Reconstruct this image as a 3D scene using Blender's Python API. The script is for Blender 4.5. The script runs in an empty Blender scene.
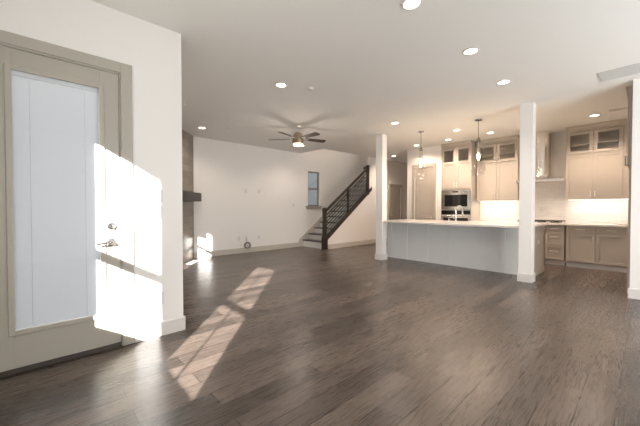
import bpy, bmesh, math, random
from mathutils import Vector, Matrix
random.seed(7)
S = bpy.context.scene
COL = S.collection

# ---------------------------------------------------------------- camera, world, sun, large lights, exposure
cam = bpy.data.cameras.new('camera'); cam.sensor_width = 36; cam.lens = 17.1; cam.clip_start = 0.05
co = bpy.data.objects.new('camera', cam); COL.objects.link(co)
co.location = (0, 0, 1.25); co.rotation_euler = (math.radians(90 - 0.975), 0, math.radians(47.17 - 90))
S.camera = co
S.view_settings.view_transform = 'Standard'; S.view_settings.look = 'None'
S.view_settings.exposure = 0.16; S.view_settings.gamma = 1; S.view_settings.use_curve_mapping = False

W = bpy.data.worlds.new('world'); S.world = W; W.use_nodes = True
W.node_tree.nodes['Background'].inputs[0].default_value = (0.94, 0.97, 1.0, 1)
W.node_tree.nodes['Background'].inputs[1].default_value = 2.2

def light(name, kind, loc, energy, color, **kw):
    d = bpy.data.lights.new(name, kind); d.energy = energy; d.color = color
    aim = kw.pop('aim', None)
    for k, v in kw.items(): setattr(d, k, v)
    o = bpy.data.objects.new(name, d); COL.objects.link(o); o.location = loc
    if aim is not None: o.rotation_euler = Vector(aim).to_track_quat('-Z', 'Y').to_euler()
    return o
light('sun', 'SUN', (-6, -6, 6), 40.0, (1.0, 0.97, 0.94), aim=(1, 1.115, -0.59), angle=0.012)
# daylight is an added area light outside the wide window, aimed up at the ceiling
light('ceiling_fill', 'AREA', (3.3, -3.95, 0.9), 355, (0.95, 0.97, 1.0), aim=(0.65, 1, 0.95), shape='RECTANGLE', size=3.6, size_y=1.6)

# ---------------------------------------------------------------- materials
def nodes_of(name):
    m = bpy.data.materials.new(name); m.use_nodes = True
    return m, m.node_tree, m.node_tree.nodes['Principled BSDF']
def paint(name, col, rough=0.5, metal=0.0, bump=0.0, scale=60, var=0.0, spec=0.5, aniso=None):
    m, t, b = nodes_of(name)
    b.inputs['Base Color'].default_value = (*col, 1); b.inputs['Roughness'].default_value = rough
    b.inputs['Metallic'].default_value = metal; b.inputs['Specular IOR Level'].default_value = spec
    tc = t.nodes.new('ShaderNodeTexCoord'); n = t.nodes.new('ShaderNodeTexNoise')
    n.inputs['Scale'].default_value = scale; n.inputs['Detail'].default_value = 4
    if aniso:
        mp = t.nodes.new('ShaderNodeMapping'); mp.inputs['Scale'].default_value = aniso
        t.links.new(tc.outputs['Object'], mp.inputs[0]); t.links.new(mp.outputs[0], n.inputs['Vector'])
    else: t.links.new(tc.outputs['Object'], n.inputs['Vector'])
    if bump:
        bp = t.nodes.new('ShaderNodeBump'); bp.inputs['Strength'].default_value = bump; bp.inputs['Distance'].default_value = 0.003
        t.links.new(n.outputs['Fac'], bp.inputs['Height']); t.links.new(bp.outputs[0], b.inputs['Normal'])
    if var:
        mx = t.nodes.new('ShaderNodeMix'); mx.data_type = 'RGBA'
        mx.inputs[6].default_value = (*[c * (1 - var) for c in col], 1); mx.inputs[7].default_value = (*[min(1, c * (1 + var)) for c in col], 1)
        t.links.new(n.outputs['Fac'], mx.inputs[0]); t.links.new(mx.outputs[2], b.inputs['Base Color'])
    return m
def emit(name, col, s):
    m, t, b = nodes_of(name)
    b.inputs['Base Color'].default_value = (0.9, 0.9, 0.9, 1)
    b.inputs['Emission Color'].default_value = (*col, 1); b.inputs['Emission Strength'].default_value = s
    return m
def glass(name, tint=(1, 1, 1), fac=0.1, rough=0.02):
    m, t, b = nodes_of(name); t.nodes.remove(b)
    o = t.nodes['Material Output']; tr = t.nodes.new('ShaderNodeBsdfTransparent'); gl = t.nodes.new('ShaderNodeBsdfGlossy')
    tr.inputs[0].default_value = (*tint, 1); gl.inputs['Roughness'].default_value = rough
    lw = t.nodes.new('ShaderNodeLayerWeight'); lw.inputs[0].default_value = 0.25
    fr = t.nodes.new('ShaderNodeMapRange'); fr.inputs[3].default_value = 0.05; fr.inputs[4].default_value = 0.6; t.links.new(lw.outputs['Facing'], fr.inputs[0])
    mx = t.nodes.new('ShaderNodeMixShader')
    if fac is None: t.links.new(fr.outputs[0], mx.inputs[0])
    else: mx.inputs[0].default_value = fac
    t.links.new(tr.outputs[0], mx.inputs[1]); t.links.new(gl.outputs[0], mx.inputs[2]); t.links.new(mx.outputs[0], o.inputs[0])
    return m

M = {}
M['wall'] = paint('wall_paint', (0.82, 0.795, 0.765), 0.65, bump=0.12, scale=180)
M['ceiling'] = paint('ceiling_paint', (0.83, 0.815, 0.78), 0.8, bump=0.15, scale=150)
M['taupe'] = paint('taupe_trim_paint', (0.42, 0.39, 0.335), 0.4, bump=0.03, scale=40)
M['basewhite'] = paint('white_baseboard_paint', (0.70, 0.67, 0.635), 0.4, bump=0.03, scale=40)
M['base'] = paint('baseboard_paint', (0.52, 0.485, 0.435), 0.4, bump=0.03, scale=40)
M['cabinet'] = paint('cabinet_paint', (0.44, 0.395, 0.34), 0.4, bump=0.03, scale=40)
M['cabinet_inside'] = paint('cabinet_interior', (0.66, 0.58, 0.49), 0.5)
M['island'] = paint('island_panel_paint', (0.73, 0.74, 0.73), 0.4, bump=0.03, scale=40)
M['quartz'] = paint('white_quartz', (0.74, 0.70, 0.65), 0.12, var=0.04, scale=12)
M['steel'] = paint('brushed_steel', (0.88, 0.85, 0.81), 0.17, 1.0, bump=0.04, scale=30, aniso=(1, 1, 40))
M['nickel'] = paint('satin_nickel', (0.80, 0.78, 0.74), 0.38, 0.85)
M['chrome'] = paint('chrome', (0.85, 0.85, 0.86), 0.08, 1.0)
M['black'] = paint('black_metal', (0.015, 0.014, 0.013), 0.4)
M['iron'] = paint('cast_iron', (0.02, 0.02, 0.02), 0.6, bump=0.2)
M['darkglass'] = paint('oven_glass', (0.012, 0.012, 0.013), 0.06)
M['espresso'] = paint('espresso_wood', (0.030, 0.020, 0.015), 0.35, var=0.4, scale=12, aniso=(3, 30, 30))
M['fanmetal'] = paint('brushed_bronze_nickel', (0.50, 0.41, 0.32), 0.3, 1.0)
M['hardware'] = paint('door_hardware_nickel', (0.34, 0.33, 0.32), 0.22, 1.0)
M['blade'] = paint('fan_blade_wood', (0.055, 0.040, 0.030), 0.45, var=0.3, scale=20)
M['tread'] = paint('dark_tread_wood', (0.050, 0.036, 0.029), 0.35, var=0.3, scale=18, aniso=(10, 1, 10))
M['riser'] = paint('riser_paint', (0.80, 0.79, 0.76), 0.45)
M['plastic'] = paint('white_plastic', (0.70, 0.69, 0.67), 0.35)
M['slot'] = paint('dark_slot', (0.06, 0.05, 0.04), 0.6)
M['blind'] = paint('white_blind_slats', (0.73, 0.745, 0.75), 0.5)
M['glass'] = glass('clear_window_glass', (0.97, 0.98, 0.98), 0.05)
M['cabglass'] = glass('cabinet_glass', (0.97, 0.97, 0.96), 0.06)
M['pendant'] = glass('pendant_glass', (0.95, 0.94, 0.92), None)
M['frosted'] = emit('frosted_fan_glass', (1.0, 0.74, 0.46), 1.6)
M['lamp'] = emit('recessed_lamp_lens', (1.0, 0.84, 0.66), 9.0)
M['bulb'] = emit('glowing_bulb', (1.0, 0.74, 0.45), 9.0)
M['strip'] = emit('led_strip', (1.0, 0.90, 0.78), 5.0)
M['vinyl'] = paint('dark_window_vinyl', (0.22, 0.20, 0.17), 0.4)
M['whitevinyl'] = paint('white_window_vinyl', (0.80, 0.80, 0.78), 0.4)
M['vent'] = paint('vent_paint', (0.56, 0.55, 0.52), 0.5)
M['cable'] = paint('grey_cable', (0.22, 0.17, 0.15), 0.4)
M['ground'] = paint('outdoor_ground', (0.42, 0.40, 0.36), 0.9, var=0.3, scale=4)
M['sunblock'] = paint('sun_block_wall_paint', (0.42, 0.38, 0.33), 0.9, var=0.1, scale=6)
M['shell'] = paint('exterior_panel', (0.40, 0.43, 0.46), 0.9)

def floor_material():
    m, t, b = nodes_of('dark_hardwood_planks')
    L = t.links.new; N = t.nodes.new
    tc = N('ShaderNodeTexCoord')
    def brick(c1, c2, mort, off):
        k = N('ShaderNodeTexBrick'); k.offset = 0.37; k.offset_frequency = 2
        mp = N('ShaderNodeMapping'); mp.inputs['Location'].default_value = (0.31, 0.05, 0)
        L(tc.outputs['Object'], mp.inputs[0]); L(mp.outputs[0], k.inputs['Vector'])
        k.inputs['Color1'].default_value = c1; k.inputs['Color2'].default_value = c2; k.inputs['Mortar'].default_value = mort
        k.inputs['Scale'].default_value = 1; k.inputs['Mortar Size'].default_value = 0.0034; k.inputs['Mortar Smooth'].default_value = 0.3
        k.inputs['Brick Width'].default_value = 1.15; k.inputs['Row Height'].default_value = 0.17; k.inputs['Bias'].default_value = 0.0
        return k
    k = brick((0.041, 0.0305, 0.025, 1), (0.124, 0.094, 0.076, 1), (0.012, 0.009, 0.008, 1), 0)
    mp = N('ShaderNodeMapping'); mp.inputs['Scale'].default_value = (2.2, 34, 1); L(tc.outputs['Object'], mp.inputs[0])
    g = N('ShaderNodeTexNoise'); g.inputs['Scale'].default_value = 2.2; g.inputs['Detail'].default_value = 9; g.inputs['Roughness'].default_value = 0.62
    g.inputs['Distortion'].default_value = 1.2; L(mp.outputs[0], g.inputs['Vector'])
    rp = N('ShaderNodeMapRange'); rp.inputs[1].default_value = 0.25; rp.inputs[2].default_value = 0.75; rp.inputs[3].default_value = 0.8; rp.inputs[4].default_value = 1.2
    L(g.outputs['Fac'], rp.inputs[0])
    n2 = N('ShaderNodeTexNoise'); n2.inputs['Scale'].default_value = 3.0; n2.inputs['Detail'].default_value = 5; L(tc.outputs['Object'], n2.inputs['Vector'])
    r2 = N('ShaderNodeMapRange'); r2.inputs[3].default_value = 0.8; r2.inputs[4].default_value = 1.2; L(n2.outputs['Fac'], r2.inputs[0])
    mu = N('ShaderNodeMath'); mu.operation = 'MULTIPLY'; L(rp.outputs[0], mu.inputs[0]); L(r2.outputs[0], mu.inputs[1])
    mx = N('ShaderNodeVectorMath'); mx.operation = 'SCALE'; L(k.outputs['Color'], mx.inputs[0]); L(mu.outputs[0], mx.inputs['Scale'])
    L(mx.outputs[0], b.inputs['Base Color']); b.inputs['Specular IOR Level'].default_value = 0.5
    rr = N('ShaderNodeMapRange'); rr.inputs[3].default_value = 0.20; rr.inputs[4].default_value = 0.36; L(g.outputs['Fac'], rr.inputs[0]); L(rr.outputs[0], b.inputs['Roughness'])
    gs = N('ShaderNodeMath'); gs.operation = 'MULTIPLY'; gs.inputs[1].default_value = 0.35; L(g.outputs['Fac'], gs.inputs[0])
    h = N('ShaderNodeMath'); h.operation = 'SUBTRACT'; L(gs.outputs[0], h.inputs[0]); L(k.outputs['Fac'], h.inputs[1])
    bp = N('ShaderNodeBump'); bp.inputs['Strength'].default_value = 0.2; bp.inputs['Distance'].default_value = 0.004
    L(h.outputs[0], bp.inputs['Height']); L(bp.outputs[0], b.inputs['Normal'])
    return m
M['floor'] = floor_material()
def tile_material(name, c1, c2, mort, w, hgt, axes, rough, ms=0.002, offset=0.5):
    m, t, b = nodes_of(name); L = t.links.new; N = t.nodes.new
    tc = N('ShaderNodeTexCoord'); sp = N('ShaderNodeSeparateXYZ'); cb = N('ShaderNodeCombineXYZ')
    L(tc.outputs['Object'], sp.inputs[0]); L(sp.outputs[axes[0]], cb.inputs[0]); L(sp.outputs[axes[1]], cb.inputs[1])
    k = N('ShaderNodeTexBrick'); k.offset = offset; L(cb.outputs[0], k.inputs['Vector'])
    k.inputs['Color1'].default_value = (*c1, 1); k.inputs['Color2'].default_value = (*c2, 1); k.inputs['Mortar'].default_value = (*mort, 1)
    k.inputs['Scale'].default_value = 1; k.inputs['Mortar Size'].default_value = ms; k.inputs['Brick Width'].default_value = w; k.inputs['Row Height'].default_value = hgt
    n = N('ShaderNodeTexNoise'); n.inputs['Scale'].default_value = 6
    mp = N('ShaderNodeMapping'); mp.inputs['Scale'].default_value = (1, 1, 9); L(tc.outputs['Object'], mp.inputs[0]); L(mp.outputs[0], n.inputs['Vector'])
    r = N('ShaderNodeMapRange'); r.inputs[3].default_value = 0.85; r.inputs[4].default_value = 1.15; L(n.outputs['Fac'], r.inputs[0])
    v = N('ShaderNodeVectorMath'); v.operation = 'SCALE'; L(k.outputs['Color'], v.inputs[0]); L(r.outputs[0], v.inputs['Scale'])
    L(v.outputs[0], b.inputs['Base Color']); b.inputs['Roughness'].default_value = rough
    return m
M['subway'] = tile_material('white_backsplash_tile', (0.84, 0.81, 0.78), (0.80, 0.77, 0.74), (0.68, 0.65, 0.62), 0.30, 0.075, ('Y', 'Z'), 0.15)
M['fptile'] = tile_material('grey_fireplace_tile', (0.20, 0.165, 0.135), (0.26, 0.215, 0.175), (0.12, 0.10, 0.085), 0.6, 0.15, ('X', 'Z'), 0.22)

# ---------------------------------------------------------------- mesh helpers
class MB:
    def __init__(s): s.bm = bmesh.new()
    def box(s, x0, x1, y0, y1, z0, z1):
        x0, x1 = sorted((x0, x1)); y0, y1 = sorted((y0, y1)); z0, z1 = sorted((z0, z1))
        v = [s.bm.verts.new(p) for p in ((x0,y0,z0),(x1,y0,z0),(x1,y1,z0),(x0,y1,z0),(x0,y0,z1),(x1,y0,z1),(x1,y1,z1),(x0,y1,z1))]
        for f in ((0,3,2,1),(4,5,6,7),(0,1,5,4),(1,2,6,5),(2,3,7,6),(3,0,4,7)): s.bm.faces.new([v[i] for i in f])
        return s
    def prism(s, poly, axis, a0, a1):
        """poly: 2D points; axis 'X','Y','Z' = extrusion axis; remaining axes in cyclic-free order"""
        def P(p, a): return {'X': (a, p[0], p[1]), 'Y': (p[0], a, p[1]), 'Z': (p[0], p[1], a)}[axis]
        A = [s.bm.verts.new(P(p, a0)) for p in poly]; B = [s.bm.verts.new(P(p, a1)) for p in poly]
        s.bm.faces.new(A); s.bm.faces.new(B[::-1]); n = len(poly)
        for i in range(n): s.bm.faces.new((A[i], B[i], B[(i+1) % n], A[(i+1) % n]))
        return s
    def loft(s, rings, caps=True, close=True):
        R = [[s.bm.verts.new(p) for p in r] for r in rings]; n = len(R[0])
        for a, b in zip(R, R[1:]):
            for i in range(n if close else n-1): s.bm.faces.new((a[i], a[(i+1) % n], b[(i+1) % n], b[i]))
        if caps: s.bm.faces.new(R[0][::-1]); s.bm.faces.new(R[-1])
        return s
    def tube(s, path, r, n=10, caps=True):
        path = [Vector(p) for p in path]; rs = r if isinstance(r, (list, tuple)) else [r] * len(path)
        up = None; rings = []
        for i, p in enumerate(path):
            t = (path[min(i+1, len(path)-1)] - path[max(i-1, 0)]).normalized()
            if up is None: up = Vector((0,0,1)) if abs(t.z) < 0.9 else Vector((1,0,0))
            u = t.cross(up)
            if u.length < 1e-4: u = t.cross(Vector((0,1,0)))
            u.normalize(); w = u.cross(t).normalized(); up = w
            rings.append([p + (u*math.cos(2*math.pi*k/n) + w*math.sin(2*math.pi*k/n)) * rs[i] for k in range(n)])
        return s.loft(rings, caps)
    def lathe(s, c, prof, n=32, caps=True):
        return s.loft([[(c[0]+r*math.cos(2*math.pi*k/n), c[1]+r*math.sin(2*math.pi*k/n), c[2]+z) for k in range(n)] for r, z in prof], caps)
    def torus(s, c, R, r, axis='Y', n=32, k=8):
        rings = []
        for i in range(n):
            a = 2*math.pi*i/n; ring = []
            for j in range(k):
                b = 2*math.pi*j/k; d = R + r*math.cos(b); h = r*math.sin(b)
                ring.append({'Y': (c[0]+d*math.cos(a), c[1]+h, c[2]+d*math.sin(a)), 'Z': (c[0]+d*math.cos(a), c[1]+d*math.sin(a), c[2]+h)}[axis])
            rings.append(ring)
        rings.append(rings[0]); return s.loft(rings, caps=False)
def link(name, mb, mat, parent=None, org=(0,0,0), smooth=False, bevel=0.0):
    bm = mb.bm; bmesh.ops.remove_doubles(bm, verts=bm.verts, dist=1e-6) if smooth else None
    bmesh.ops.recalc_face_normals(bm, faces=bm.faces)
    if any(org): bmesh.ops.translate(bm, vec=-Vector(org), verts=bm.verts)
    me = bpy.data.meshes.new(name); bm.to_mesh(me); bm.free(); me.materials.append(M[mat] if isinstance(mat, str) else mat)
    if smooth:
        for p in me.polygons: p.use_smooth = True
        try: me.set_sharp_from_angle(angle=math.radians(38))
        except Exception: pass
    o = bpy.data.objects.new(name, me); COL.objects.link(o)
    if parent is not None: o.parent = parent
    if bevel:
        b = o.modifiers.new('bevel', 'BEVEL'); b.width = bevel; b.segments = 2; b.limit_method = 'ANGLE'
    return o
def tag(o, label, cat, group=None, kind=None):
    o['label'] = label; o['category'] = cat
    if group: o['group'] = group
    if kind: o['kind'] = kind
    return o
class Thing:
    """an Empty at the thing's base; parts are given in world coordinates (or local ones when the thing is turned)"""
    def __init__(s, name, label, cat, loc, group=None, kind=None, rotz=0.0, local=False):
        s.o = bpy.data.objects.new(name, None); COL.objects.link(s.o); s.o.location = loc; s.o.rotation_euler = (0, 0, rotz)
        s.o.empty_display_size = 0.1; s.org = (0,0,0) if local else tuple(loc); tag(s.o, label, cat, group, kind)
    def part(s, name, mb, mat, parent=None, **kw): return link(name, mb, mat, parent or s.o, s.org, **kw)
def copy_tree(o, parent=None):
    c = o.copy(); COL.objects.link(c)
    if parent is not None: c.parent = parent
    for ch in list(o.children): copy_tree(ch, c)
    return c
def struct(name, mb, mat, label, cat, org=(0,0,0), **kw):
    return tag(link(name, mb, mat, None, (0,0,0), **kw), label, cat, kind='structure')

# ---------------------------------------------------------------- room constants (X runs along the patio-door wall, Y towards the stair wall)
CEIL = 3.005
DW, DWT = 3.23, 0.10          # patio door wall face / thickness
RW = -0.50                    # wall with the two sunny windows
BW = 7.62                     # stair wall
KW = 8.87                     # kitchen wall
SP = 6.55                     # plane of the wall under the stairs
def wall_x(x0, x1, ya, yb, z0, z1, holes=()):
    """wall lying along X between faces ya, yb, with rectangular holes (x0, x1, z0, z1)"""
    m = MB(); cur = x0
    for hx0, hx1, hz0, hz1 in sorted(holes):
        m.box(cur, hx0, ya, yb, z0, z1)
        if hz0 > z0: m.box(hx0, hx1, ya, yb, z0, hz0)
        m.box(hx0, hx1, ya, yb, hz1, z1); cur = hx1
    return m.box(cur, x1, ya, yb, z0, z1)
def wall_y(y0, y1, xa, xb, z0, z1, holes=()):
    m = MB(); cur = y0
    for hy0, hy1, hz0, hz1 in sorted(holes):
        m.box(xa, xb, cur, hy0, z0, z1)
        if hz0 > z0: m.box(xa, xb, hy0, hy1, z0, hz0)
        m.box(xa, xb, hy0, hy1, hz1, z1); cur = hy1
    return m.box(xa, xb, cur, y1, z0, z1)

# ---------------------------------------------------------------- structure
struct('floor', MB().box(-0.6, 11.3, -3.2, 7.72, -0.12, 0.0), 'floor', 'dark brown hardwood plank floor with a bright sun patch', 'floor')
c = MB()
c.box(-0.6, 11.3, -3.2, SP, CEIL, CEIL + 0.3); c.box(-0.6, 6.22, SP, BW + 0.1, CEIL, CEIL + 0.3); c.box(10.7, 11.3, SP, BW + 0.1, CEIL, CEIL + 0.3)
struct('ceiling', c, 'ceiling', 'flat off-white ceiling dotted with recessed lights, open over the stairs', 'ceiling')
W1 = (0.515, 1.264, 0.72, 2.38); W2 = (1.59, 2.29, 0.72, 2.38)
struct('wall_rear', wall_y(-3.2, DW + DWT, RW - 0.1, RW, 0, CEIL, [W1, W2]), 'wall', 'white wall with two windows at the end of the patio door wall', 'wall')
struct('wall_left', wall_x(RW, 1.08, DW, DW + DWT, 0, CEIL, [(-0.295, 0.555, 0, 2.455)]), 'wall', 'white wall around the patio door, lit by the sun', 'wall')
W3 = (4.85, 5.57, 0.30, 1.88)
struct('wall_fireplace', wall_y(DW + DWT, BW, 0.98, 1.08, 0, CEIL, [W3]), 'wall', 'white wall behind the patio door wall, running to the fireplace', 'wall')
W4 = (6.52, 7.04, 1.31, 2.46)
struct('wall_back', wall_x(0.98, 11.3, BW, BW + 0.1, 0, 5.7, [W4]), 'wall', 'long white wall with a narrow window behind the staircase', 'wall')
SL = 0.735
def band(x): return 0.30 + SL * (x - 6.40)
struct('wall_under_stairs', MB().prism([(6.40, 0), (8.40, 0), (8.40, band(8.40)), (6.40, band(6.40))], 'Y', SP, SP + 0.08), 'wall', 'white triangular wall below the dark stair railing', 'wall')
HD = (9.66, 10.36, 0, 2.06)
struct('wall_stairwell', wall_x(8.40, 11.3, SP, SP + 0.08, 0, CEIL, [HD]), 'wall', 'white wall closing the upper stairs, with the hall door in it', 'wall')
m = MB(); m.box(6.12, 6.22, SP, BW, CEIL + 0.3, 5.7); m.box(6.12, 10.8, SP - 0.1, SP, CEIL + 0.3, 5.7); m.box(10.7, 10.8, SP, BW, CEIL + 0.3, 5.7); m.box(6.12, 10.8, SP - 0.1, BW + 0.1, 5.7, 5.8)
struct('wall_upper_stairwell', m, 'wall', 'white upper stairwell enclosure above the ceiling opening', 'wall')
PF = 8.26
PD = (4.16, 4.75, 0, 2.44)
struct('wall_pantry', wall_y(3.93, 5.0, PF, PF + 0.1, 0, CEIL, [PD]), 'wall', 'white wall around the pantry door beside the ovens', 'wall')
struct('wall_hall', MB().box(PF + 0.1, 11.3, 4.9, 5.0, 0, CEIL), 'wall', 'white side wall of the hall behind the pantry corner', 'wall')
struct('wall_hall_end', MB().box(11.3, 11.4, 4.9, BW + 0.1, 0, CEIL), 'wall', 'white wall at the end of the hall', 'wall')
struct('wall_kitchen', MB().box(KW, KW + 0.1, -0.7, 4.9, 0, CEIL), 'wall', 'white kitchen wall behind cabinets and range hood', 'wall')
struct('wall_kitchen_side', MB().box(6.25, KW, -0.7, -0.6, 0, CEIL), 'wall', 'white side wall closing the kitchen beside the refrigerator space', 'wall')
struct('wall_right', MB().box(6.0, 6.25, -3.2, 0.16, 0, CEIL), 'wall', 'white wall end at the kitchen opening, cut by the picture edge', 'wall')
W5 = (2.2, 5.8, 0.3, 2.6)  # added opening, placed so the fill light enters behind the camera
struct('wall_front', wall_x(-0.6, 6.0, -3.2, -3.1, 0, CEIL, [W5]), 'wall', 'white wall behind the camera with an added wide window', 'wall')
struct('ground', MB().box(-14, 16, -14, 18, -0.32, -0.14), 'ground', 'bare ground outside the house', 'ground')
struct('wall_sun_block', MB().box(-1.5, 8, -5.3, -5.1, -0.14, 4.6), 'sunblock', 'added beige wall that keeps the sun out of the wide window', 'wall')  # unseen wall, added to block direct sun at the wide window
struct('wall_neighbour_side', MB().box(4, 10, 9.2, 9.4, -0.14, 5.0), 'shell', 'dark bluish neighbouring wall outside the stair window', 'wall')

BH, BT = 0.14, 0.016
def base_x(x0, x1, y, sgn): return MB().prism([(y, 0), (y + sgn*BT, 0), (y + sgn*BT, BH - 0.012), (y + sgn*BT*0.5, BH), (y, BH)], 'X', x0, x1)
def base_y(y0, y1, x, sgn): return MB().prism([(x, 0), (x + sgn*BT, 0), (x + sgn*BT, BH - 0.012), (x + sgn*BT*0.5, BH), (x, BH)], 'Y', y0, y1)
struct('baseboard_left', base_x(0.645, 1.08 + BT, DW, -1), 'basewhite', 'pale baseboard below the light switches beside the patio door', 'baseboard')
struct('baseboard_left_return', base_y(DW, 5.8, 1.08, 1), 'base', 'pale baseboard on the wall running to the fireplace', 'baseboard')
struct('baseboard_back', base_x(2.83, 6.14, BW, -1), 'base', 'pale baseboard along the long wall from fireplace to stairs', 'baseboard')
struct('baseboard_stairs', base_x(6.40, 9.57, SP, -1), 'base', 'pale baseboard below the dark stair railing', 'baseboard')
struct('baseboard_right', base_y(-3.1, 0.16 + BT, 6.0, -1), 'basewhite', 'pale baseboard of the wall end at the picture edge', 'baseboard')
struct('baseboard_pantry', base_y(4.85, 5.0, PF, -1), 'base', 'pale baseboard at the pantry corner', 'baseboard')

def casing_x(x0, x1, z1, y, w=0.09, t=0.02):   # casing around an opening on a wall facing -Y
    return MB().box(x0 - w, x0, y - t, y, 0, z1 + w).box(x1, x1 + w, y - t, y, 0, z1 + w).box(x0, x1, y - t, y, z1, z1 + w)

# ---- patio door with blinds between the glass
d1 = Thing('door_1', 'taupe glazed patio door with closed white blinds and lever handle', 'door', (-0.295, DW, 0), kind='structure')
d1.part('casing', casing_x(-0.295, 0.552, 2.455, DW), 'taupe', bevel=0.004)
d1.part('jamb', MB().box(-0.295, -0.283, DW, DW + 0.1, 0, 2.455).box(0.542, 0.555, DW, DW + 0.1, 0, 2.455).box(-0.283, 0.542, DW, DW + 0.1, 2.443, 2.455), 'taupe')
d1.part('threshold', MB().box(-0.283, 0.542, DW - 0.004, DW + 0.1, 0.0, 0.030), 'slot')
y0, y1 = DW + 0.006, DW + 0.05
lx0, lx1, lz0, lz1 = -0.142, 0.40, 0.318, 2.285
d1.part('leaf', MB().box(-0.280, lx0, y0, y1, 0.034, 2.44).box(lx1, 0.538, y0, y1, 0.034, 2.44).box(lx0, lx1, y0, y1, 0.034, lz0).box(lx0, lx1, y0, y1, lz1, 2.44), 'taupe', bevel=0.002)
e = 0.032
d1.part('glazing_frame', MB().box(lx0 - e, lx0 + 0.006, y0 - 0.012, y0, lz0 - e, lz1 + e).box(lx1 - 0.006, lx1 + e, y0 - 0.012, y0, lz0 - e, lz1 + e)
        .box(lx0, lx1, y0 - 0.012, y0, lz0 - e, lz0 + 0.006).box(lx0, lx1, y0 - 0.012, y0, lz1 - 0.006, lz1 + e), 'taupe', bevel=0.005)
d1.part('glass_pane', MB().box(lx0 + 0.001, lx1 - 0.001, y0 + 0.006, y0 + 0.009, lz0 + 0.001, lz1 - 0.001), glass('door_glass', (0.97, 0.98, 1.0), 0.04))
bl = MB(); nz = 150; hh = (lz1 - lz0 - 0.04) / nz
for i in range(nz):
    z = lz0 + 0.005 + i*hh
    bl.prism([(y0 + 0.018, z), (y0 + 0.0195, z), (y0 + 0.0255, z + hh*1.08), (y0 + 0.024, z + hh*1.08)], 'X', lx0 + 0.004, lx1 - 0.004)
blo = d1.part('blind', bl, 'blind')
d1.part('headrail', MB().box(lx0 + 0.002, lx1 - 0.002, y0 + 0.013, y0 + 0.03, lz1 - 0.036, lz1 - 0.002), 'whitevinyl', blo)
d1.part('ladder_cord', MB().box(lx0 + 0.10, lx0 + 0.104, y0 + 0.0145, y0 + 0.0165, lz0, lz1 - 0.036), 'whitevinyl', blo)
d1.part('ladder_cord', MB().box(lx1 - 0.104, lx1 - 0.10, y0 + 0.0145, y0 + 0.0165, lz0, lz1 - 0.036), 'whitevinyl', blo)
d1.part('blind_slider', MB().box(lx1 + 0.002, lx1 + 0.018, y0 - 0.024, y0 - 0.012, 1.62, 1.74), 'whitevinyl', bevel=0.003)
h = MB(); h.lathe((0, 0, 0), [(0.033, 0), (0.033, 0.006), (0.026, 0.012)]); bmesh.ops.transform(h.bm, matrix=Matrix.Translation((0.475, y0, 0.945)) @ Matrix.Rotation(math.radians(90), 4, 'X'), verts=h.bm.verts)
h.tube([(0.475, y0 - 0.008, 0.945), (0.475, y0 - 0.052, 0.945), (0.462, y0 - 0.060, 0.945), (0.40, y0 - 0.060, 0.943), (0.362, y0 - 0.056, 0.936)], [0.011, 0.011, 0.011, 0.0095, 0.008])
d1.part('lever_handle', h, 'hardware', smooth=True)
h = MB(); h.lathe((0, 0, 0), [(0.033, 0), (0.033, 0.008), (0.027, 0.016), (0.014, 0.018), (0.014, 0.022)]); bmesh.ops.transform(h.bm, matrix=Matrix.Translation((0.478, y0, 1.087)) @ Matrix.Rotation(math.radians(90), 4, 'X'), verts=h.bm.verts)
h.box(0.472, 0.484, y0 - 0.036, y0 - 0.018, 1.067, 1.107)
d1.part('deadbolt', h, 'hardware', smooth=True)

# ---- windows
def sash_window_y(n, hole, xa, xb, label, rail, muntin=None, mat='whitevinyl'):
    ya, yb, za, zb = hole
    t = Thing('window_%d' % n, label, 'window', (xa, ya, za), kind='structure'); f = 0.004
    x0, x1 = min(xa, xb), max(xa, xb)
    t.part('frame', MB().box(x0, x1, ya, ya + f, za, zb).box(x0, x1, yb - f, yb, za, zb).box(x0, x1, ya + f, yb - f, za, za + f).box(x0, x1, ya + f, yb - f, zb - f, zb), mat)
    xm = (x0 + x1)/2
    if rail: t.part('meeting_rail', MB().box(xm - 0.02, xm + 0.02, ya + f, yb - f, rail[0], rail[1]), mat)
    if muntin: t.part('muntin', MB().box(xm + 0.006, xm + 0.018, muntin, muntin + 0.016, za + f, zb - f), mat)
    t.part('pane', MB().box(xm - 0.002, xm + 0.002, ya + f, yb - f, za + f, zb - f), 'glass')
    return t
sash_window_y(1, W1, RW - 0.1, RW, 'sunny double-hung window that throws the sun patch on the floor', (1.35, 1.42), 0.915)
sash_window_y(2, W2, RW - 0.1, RW, 'sunny double-hung window that lights the patio door', (1.35, 1.42))
sash_window_y(3, W3, 0.98, 1.08, 'window in the wall running to the fireplace', (1.36, 1.43))
t = Thing('window_4', 'narrow dark-framed double-hung window above the stair foot', 'window', (W4[0], BW, W4[2]), kind='structure')
x0, x1, z0, z1 = W4
t.part('frame', MB().box(x0, x0+0.035, BW+0.03, BW+0.09, z0, z1).box(x1-0.035, x1, BW+0.03, BW+0.09, z0, z1).box(x0+0.035, x1-0.035, BW+0.03, BW+0.09, z0, z0+0.04).box(x0+0.035, x1-0.035, BW+0.03, BW+0.09, z1-0.04, z1), 'vinyl')
t.part('meeting_rail', MB().box(x0+0.035, x1-0.035, BW+0.025, BW+0.07, 1.85, 1.91), 'vinyl')
t.part('pane', MB().box(x0+0.035, x1-0.035, BW+0.06, BW+0.064, z0+0.04, z1-0.04), 'glass')
t.part('sill', MB().box(x0-0.10, x1+0.11, BW-0.035, BW+0.03, z0-0.03, z0).box(x0-0.07, x1+0.08, BW-0.016, BW, z0-0.11, z0-0.03), 'taupe', bevel=0.003)
t = Thing('window_5', 'added wide window behind the camera that passes the fill light', 'window', (W5[0], -3.2, W5[2]), kind='structure')  # made-up window around the opening for the fill light
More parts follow.
